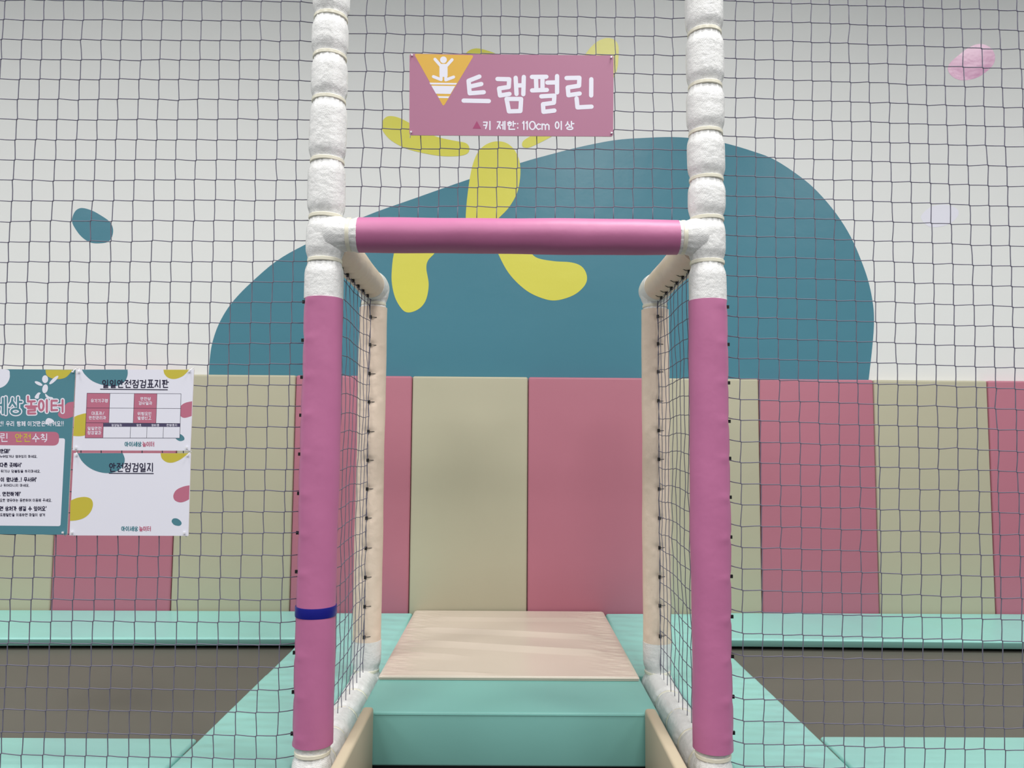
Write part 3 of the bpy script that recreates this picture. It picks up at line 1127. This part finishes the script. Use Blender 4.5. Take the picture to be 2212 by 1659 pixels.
# ---- the pink name sign
S = Print(YF + .001, 820, 60, .2622)
base = S.board(rounded([(247, 213), (1928, 228), (1924, 895), (245, 884)], 22), .003)
c = S.P(1086, 890, 0)
sign = empty('hanging_sign', c)
tag(sign, 'pink rectangular sign with white Korean lettering hanging on the net above the crossbar', 'sign')
base.build('board', ['sign_pink', 'board_edge'], sign)
m = MB()
S.poly(m, rounded([(283, 214), (778, 226), (526, 650)], 24), .0004, 0)
S.poly(m, [(410, 452), (638, 455), (629, 469), (418, 467)], .0008, 1)
S.poly(m, [(426, 477), (622, 480), (584, 545), (464, 543)], .0008, 1)
S.poly(m, [(478, 563), (574, 565), (566, 580), (488, 578)], .0008, 1)
S.poly(m, [(526 + 28 * cos(2 * pi * k / 24), 264 + 28 * sin(2 * pi * k / 24)) for k in range(24)], .0008, 1)
S.poly(m, rounded([(493, 298), (560, 298), (560, 405), (493, 405)], 10), .0008, 1)
S.strokes(m, [[(456, 259), (508, 318)], [(597, 263), (547, 318)], [(507, 395), (507, 428), (443, 402)], [(545, 395), (545, 430), (610, 406)]], 25, .0008, 1)
m.build('emblem', ['ink_amber', 'ink_white'], sign)
m = MB()
BIG = [[(822, 402), (733, 437), (742, 540), (858, 531)], [(745, 484), (838, 463)], [(692, 600), (900, 604)],
       [(971, 422), (1068, 424), (1064, 488), (984, 500), (992, 558), (1070, 545)], [(1121, 412), (1128, 546)], [(1188, 405), (1184, 548)], [(1125, 476), (1187, 474)],
       [(1046, 586), (1166, 587), (1160, 686), (1066, 689), (1046, 586)],
       [(1255, 405), (1374, 404)], [(1256, 516), (1378, 512)], [(1288, 405), (1292, 515)], [(1342, 405), (1342, 512)], [(1462, 398), (1462, 533)], [(1382, 452), (1460, 450)],
       [(1332, 565), (1440, 559), (1436, 618), (1346, 630), (1350, 693), (1440, 682)],
       [(1540, 414), (1646, 412), (1643, 478), (1550, 492), (1556, 556), (1648, 542)], [(1744, 424), (1743, 558)], [(1623, 582), (1630, 656), (1746, 650)]]
S.strokes(m, BIG, 36, .0006, 0)
m.build('title_lettering', 'ink_white', sign)
m = MB()
for ch, a, b in (('키', 850, 925), ('제', 962, 1040), ('한', 1048, 1126), (':', 1126, 1150), ('1', 1172, 1202), ('1', 1200, 1230), ('0', 1232, 1285), ('c', 1285, 1332), ('m', 1332, 1402), ('이', 1442, 1512), ('상', 1526, 1606)):
    sts = [[(a + (b - a) * (.05 + .9 * p), 838 - 66 * q) for p, q in st] for st in glyph(ch)]
    S.strokes(m, sts, 11, .0006, 0)
S.poly(m, [(801, 768), (767, 830), (836, 831)], .0006, 1)
m.build('height_rule_lettering', ['ink_white', 'ink_plum'], sign)
for x, y, dx, dy in ((268, 228, -.4, -1), (1908, 245, .5, -1), (260, 860, -.4, 1), (1910, 868, .8, -.2)):
    corner_tie(S, x, y, sign, dx, dy)

# ---- posters on the left net
Q = Print(YF - .035, 0, 780, .2411)


def poster(lab, corners, mats=('paper', 'board_edge'), t=.0025):
    c = Q.P((corners[2][0] + corners[3][0]) / 2, (corners[2][1] + corners[3][1]) / 2, 0)
    e = empty('poster', c)
    tag(e, lab, 'poster', 'posters tied to the left net')
    Q.board(corners, t).build('board', list(mats), e)
    return e


def blobs(parent, lst):
    ms = ['ink_teal', 'ink_mustard', 'ink_pink', 'paper']
    for col, pts in lst:
        m = MB()
        Q.poly(m, pts, .0003)
        m.build('colour_blob', ms[col], parent)


def clip_loop(fixed, curve):
    return fixed + arc_open(curve, 5)


def logo(m, xa, xb, xc, xd, yt, yb, w, lift=.0007):
    Q.strokes(m, text_strokes('아이세상', xa, xb, yt, yb), w, lift, 0)
    Q.strokes(m, text_strokes('놀이터', xc, xd, yt, yb), w, lift, 1)


# inspection chart
p1 = poster('white landscape poster with a pink-celled table, topmost beside the teal poster', [(682, 75), (1738, 76), (1706, 803), (650, 800)])
blobs(p1, [(0, arc_open([(733, 76), (762, 122), (830, 180), (930, 216), (1040, 223), (1112, 188), (1142, 130), (1143, 76)], 5)),
           (1, arc_open([(1464, 77), (1475, 118), (1512, 152), (1570, 160), (1640, 133), (1697, 77)], 5)),
           (2, arc_open([(1722, 360), (1660, 374), (1620, 402), (1608, 445), (1618, 492), (1655, 509), (1717, 492)], 5)),
           (1, arc_open([(666, 500), (705, 483), (775, 470), (800, 520), (790, 610), (770, 660), (715, 673), (656, 670)], 5)),
           (0, smooth_loop([(1570, 685), (1588, 660), (1618, 655), (1648, 680), (1650, 705), (1620, 717), (1590, 708)]))])
m = MB()
Q.strokes(m, text_strokes('일일안전점검표지판', 913, 1516, 170, 238), 9.5, .0008)
Q.strokes(m, [[(900, 252), (1500, 257)]], 8, .0008)
m.build('title_lettering', 'ink_navy', p1)


def q4(a, b, c, d):
    return [a, b, c, d]


m = MB()
Q.poly(m, q4((780, 287), (1622, 293), (1610, 690), (763, 688)), .0005, 0)
for pp in (q4((780, 287), (985, 289), (975, 554), (770, 552)), q4((1203, 290), (1407, 291), (1397, 557), (1193, 555)), q4((770, 552), (927, 555), (922, 689), (763, 688))):
    Q.poly(m, pp, .0006, 1)
Q.poly(m, q4((927, 556), (1613, 560), (1612, 590), (927, 588)), .0006, 3)
LN = [[(780, 287), (1622, 293), (1610, 690), (763, 688), (780, 287)], [(778, 420), (1619, 425)], [(770, 552), (1614, 559)], [(985, 289), (975, 554)], [(1203, 290), (1193, 555)],
      [(1407, 291), (1397, 557)], [(927, 555), (922, 689)], [(1170, 590), (1166, 689)], [(1317, 590), (1313, 689)], [(1465, 590), (1461, 689)]]
Q.strokes(m, LN, 3.2, .0008, 2)
m.build('table', ['paper', 'ink_pink', 'ink_navy', 'ink_slate'], p1)
m = MB()
for s, a, b, t, bt in (('유기기구명', 812, 969, 340, 370), ('안전성', 1257, 1352, 324, 351), ('검사일자', 1240, 1366, 362, 391), ('대표자/', 820, 935, 454, 482), ('안전관리자', 795, 953, 494, 522),
                       ('위험요인', 1232, 1360, 457, 485), ('발생신고', 1232, 1358, 496, 525), ('일일안전', 784, 910, 589, 617), ('점검결과', 782, 908, 627, 656)):
    Q.strokes(m, text_strokes(s, a, b, t, bt), 4.2, .0009, 0)
for s, a, b in (('점검일자', 998, 1094), ('양호', 1222, 1268), ('정비중', 1356, 1428), ('운행중지', 1490, 1590)):
    Q.strokes(m, text_strokes(s, a, b, 565, 584), 2.8, .0009, 0)
m.build('table_lettering', 'ink_white', p1)
m = MB(); logo(m, 1116, 1270, 1274, 1384, 724, 764, 7)
m.build('logo_lettering', ['ink_teal', 'ink_pink'], p1)
for x, y, dx, dy in ((706, 98, -.3, -1), (1697, 92, .6, -1), (681, 778, -.3, 1), (1673, 776, .3, 1)):
    corner_tie(Q, x, y, p1, dx, dy)

# inspection log
p2 = poster('mostly blank white landscape poster hanging directly below the table poster', [(660, 824), (1710, 826), (1688, 1566), (622, 1562)])
blobs(p2, [(0, arc_open([(695, 825), (732, 893), (795, 952), (875, 990), (965, 1004), (1050, 986), (1102, 940), (1118, 880), (1100, 825)], 5)),
           (1, arc_open([(1438, 826), (1450, 872), (1490, 904), (1545, 910), (1615, 882), (1690, 826)], 5)),
           (2, arc_open([(1698, 1113), (1640, 1125), (1580, 1155), (1553, 1203), (1565, 1246), (1610, 1266), (1655, 1258), (1694, 1238)], 5)),
           (1, arc_open([(632, 1250), (690, 1226), (760, 1217), (815, 1235), (833, 1285), (812, 1350), (765, 1398), (700, 1424), (627, 1432)], 5)),
           (0, smooth_loop([(1538, 1432), (1553, 1411), (1588, 1411), (1620, 1435), (1626, 1460), (1605, 1476), (1566, 1470), (1545, 1452)]))])
m = MB()
Q.strokes(m, text_strokes('안전점검일지', 975, 1382, 915, 990), 9.5, .0008)
Q.strokes(m, [[(978, 1005), (1374, 1008)]], 8, .0008)
m.build('title_lettering', 'ink_navy', p2)
m = MB(); logo(m, 1086, 1238, 1244, 1354, 1482, 1522, 7)
m.build('logo_lettering', ['ink_teal', 'ink_pink'], p2)
for x, y, dx, dy in ((684, 842, -.3, -1), (1682, 845, .4, -1), (646, 1535, 0, 1), (1652, 1540, 0, 1)):
    corner_tie(Q, x, y, p2, dx, dy)

# safety rules poster, cut by the frame on the left
p3 = poster('teal portrait poster of safety rules at the left edge of the picture', [(-330, 70), (676, 77), (600, 1556), (-560, 1545)], ('ink_teal', 'board_edge'))
blobs(p3, [(3, arc_open([(-90, 72), (66, 76), (88, 122), (80, 170), (50, 214), (0, 240), (-60, 235), (-120, 150)], 5)),
           (1, arc_open([(408, 78), (416, 122), (452, 150), (520, 162), (592, 144), (652, 79)], 5)),
           (2, arc_open([(662, 364), (610, 372), (578, 402), (520, 470), (545, 508), (600, 515), (655, 496)], 5)),
           (3, smooth_loop([(430, 511), (408, 535), (410, 566), (445, 560), (485, 545), (466, 520)]))])
m = MB()
el = lambda cx, cy, rx, ry, rot: [(cx + rx * cos(t) * cos(rot) - ry * sin(t) * sin(rot), cy + rx * cos(t) * sin(rot) + ry * sin(t) * cos(rot)) for t in [2 * pi * k / 24 for k in range(24)]]
Q.poly(m, el(404, 162, 27, 35, 0), .0006)
Q.poly(m, el(404, 248, 25, 40, .2), .0006)
Q.poly(m, el(482, 170, 54, 15, -.75), .0006)
Q.poly(m, el(346, 201, 38, 14, .45), .0006)
Q.poly(m, smooth_loop([(340, 284), (364, 286), (352, 305), (345, 335), (318, 335), (312, 318)]), .0006)
Q.poly(m, smooth_loop([(404, 292), (418, 300), (440, 318), (470, 325), (474, 340), (440, 338), (412, 322)]), .0006)
m.build('jumping_figure', 'paper', p3)
m = MB()
lg = []
for ch, a, b in (('아', -330, -215), ('이', -205, -100), ('세', -75, 70), ('상', 72, 208), ('놀', 222, 340), ('이', 338, 445), ('터', 446, 582)):
    t, bt = (318, 470) if ch in '놀터이' else (325, 475)
    if ch in '이터':
        t, bt = 350, 455
    lg.append((ch, a, b, [[(a + (b - a) * (.06 + .86 * p), bt + (t - bt) * q) for p, q in st] for st in glyph(ch)]))
for k, (ch, a, b, st) in enumerate(lg):
    Q.strokes(m, st, 40, .0006, 0)
for k, (ch, a, b, st) in enumerate(lg):
    Q.strokes(m, st, 19, .0010, 1 if k < 4 else 2)
m.build('logo_lettering', ['paper', 'ink_teal', 'ink_pink'], p3)
m = MB()
Q.strokes(m, text_strokes('안전! 우리 함께 이것만은 지켜요!!', -60, 574, 540, 582), 6, .0008)
m.build('slogan_lettering', 'paper', p3)
m = MB()
Q.poly(m, rounded([(-340, 686), (583, 692), (542, 1479), (-470, 1470)], 20), .0004)
m.build('rules_panel', 'paper', p3)
m = MB()
Q.poly(m, rounded([(-330, 628), (532, 634), (526, 758), (-340, 750)], 52), .0006)
m.build('heading_bar', 'ink_pink', p3)
m = MB()
Q.strokes(m, text_strokes('트램펄린', -260, 82, 648, 722), 8, .0009, 0)
Q.strokes(m, text_strokes('안전', 132, 282, 652, 722), 8, .0009, 1)
Q.strokes(m, text_strokes('수칙', 284, 436, 652, 724), 8, .0009, 0)
m.build('heading_lettering', ['ink_white', 'ink_mustard'], p3)
m = MB()
for s, a, b, t, bt, w in (("안돼!'", 0, 92, 790, 824, 7.5), ('누워있거나 앉아있지 마세요.', -2, 336, 843, 866, 4.2), ("다른 곳에서'", 0, 196, 913, 948, 7.5), ('뛰기나 덤블링을 하지마세요.', 8, 366, 975, 999, 4.2),
                          ("이 왔나봐..! 무서워'", 5, 330, 1044, 1080, 7.5), ('나 뛰어다니지 마세요.', -5, 266, 1102, 1125, 4.2), (". 안전하게!'", -5, 189, 1173, 1208, 7.5), ('요한 영유아는 동반하여 이용해 주세요.', -3, 467, 1234, 1260, 4.2),
                          ("면 상처가 생길 수 있어요'", -5, 419, 1303, 1340, 7.5), ('트램펄린을 이용하면 마찰이 생겨', 0, 404, 1365, 1391, 4.2)):
    Q.strokes(m, text_strokes(s, a, b, t, bt), w, .0008)
m.build('rules_lettering', 'ink_navy', p3)
for x, y, dx, dy in ((655, 95, .4, -1), (566, 1535, 0, 1)):
    corner_tie(Q, x, y, p3, dx, dy)
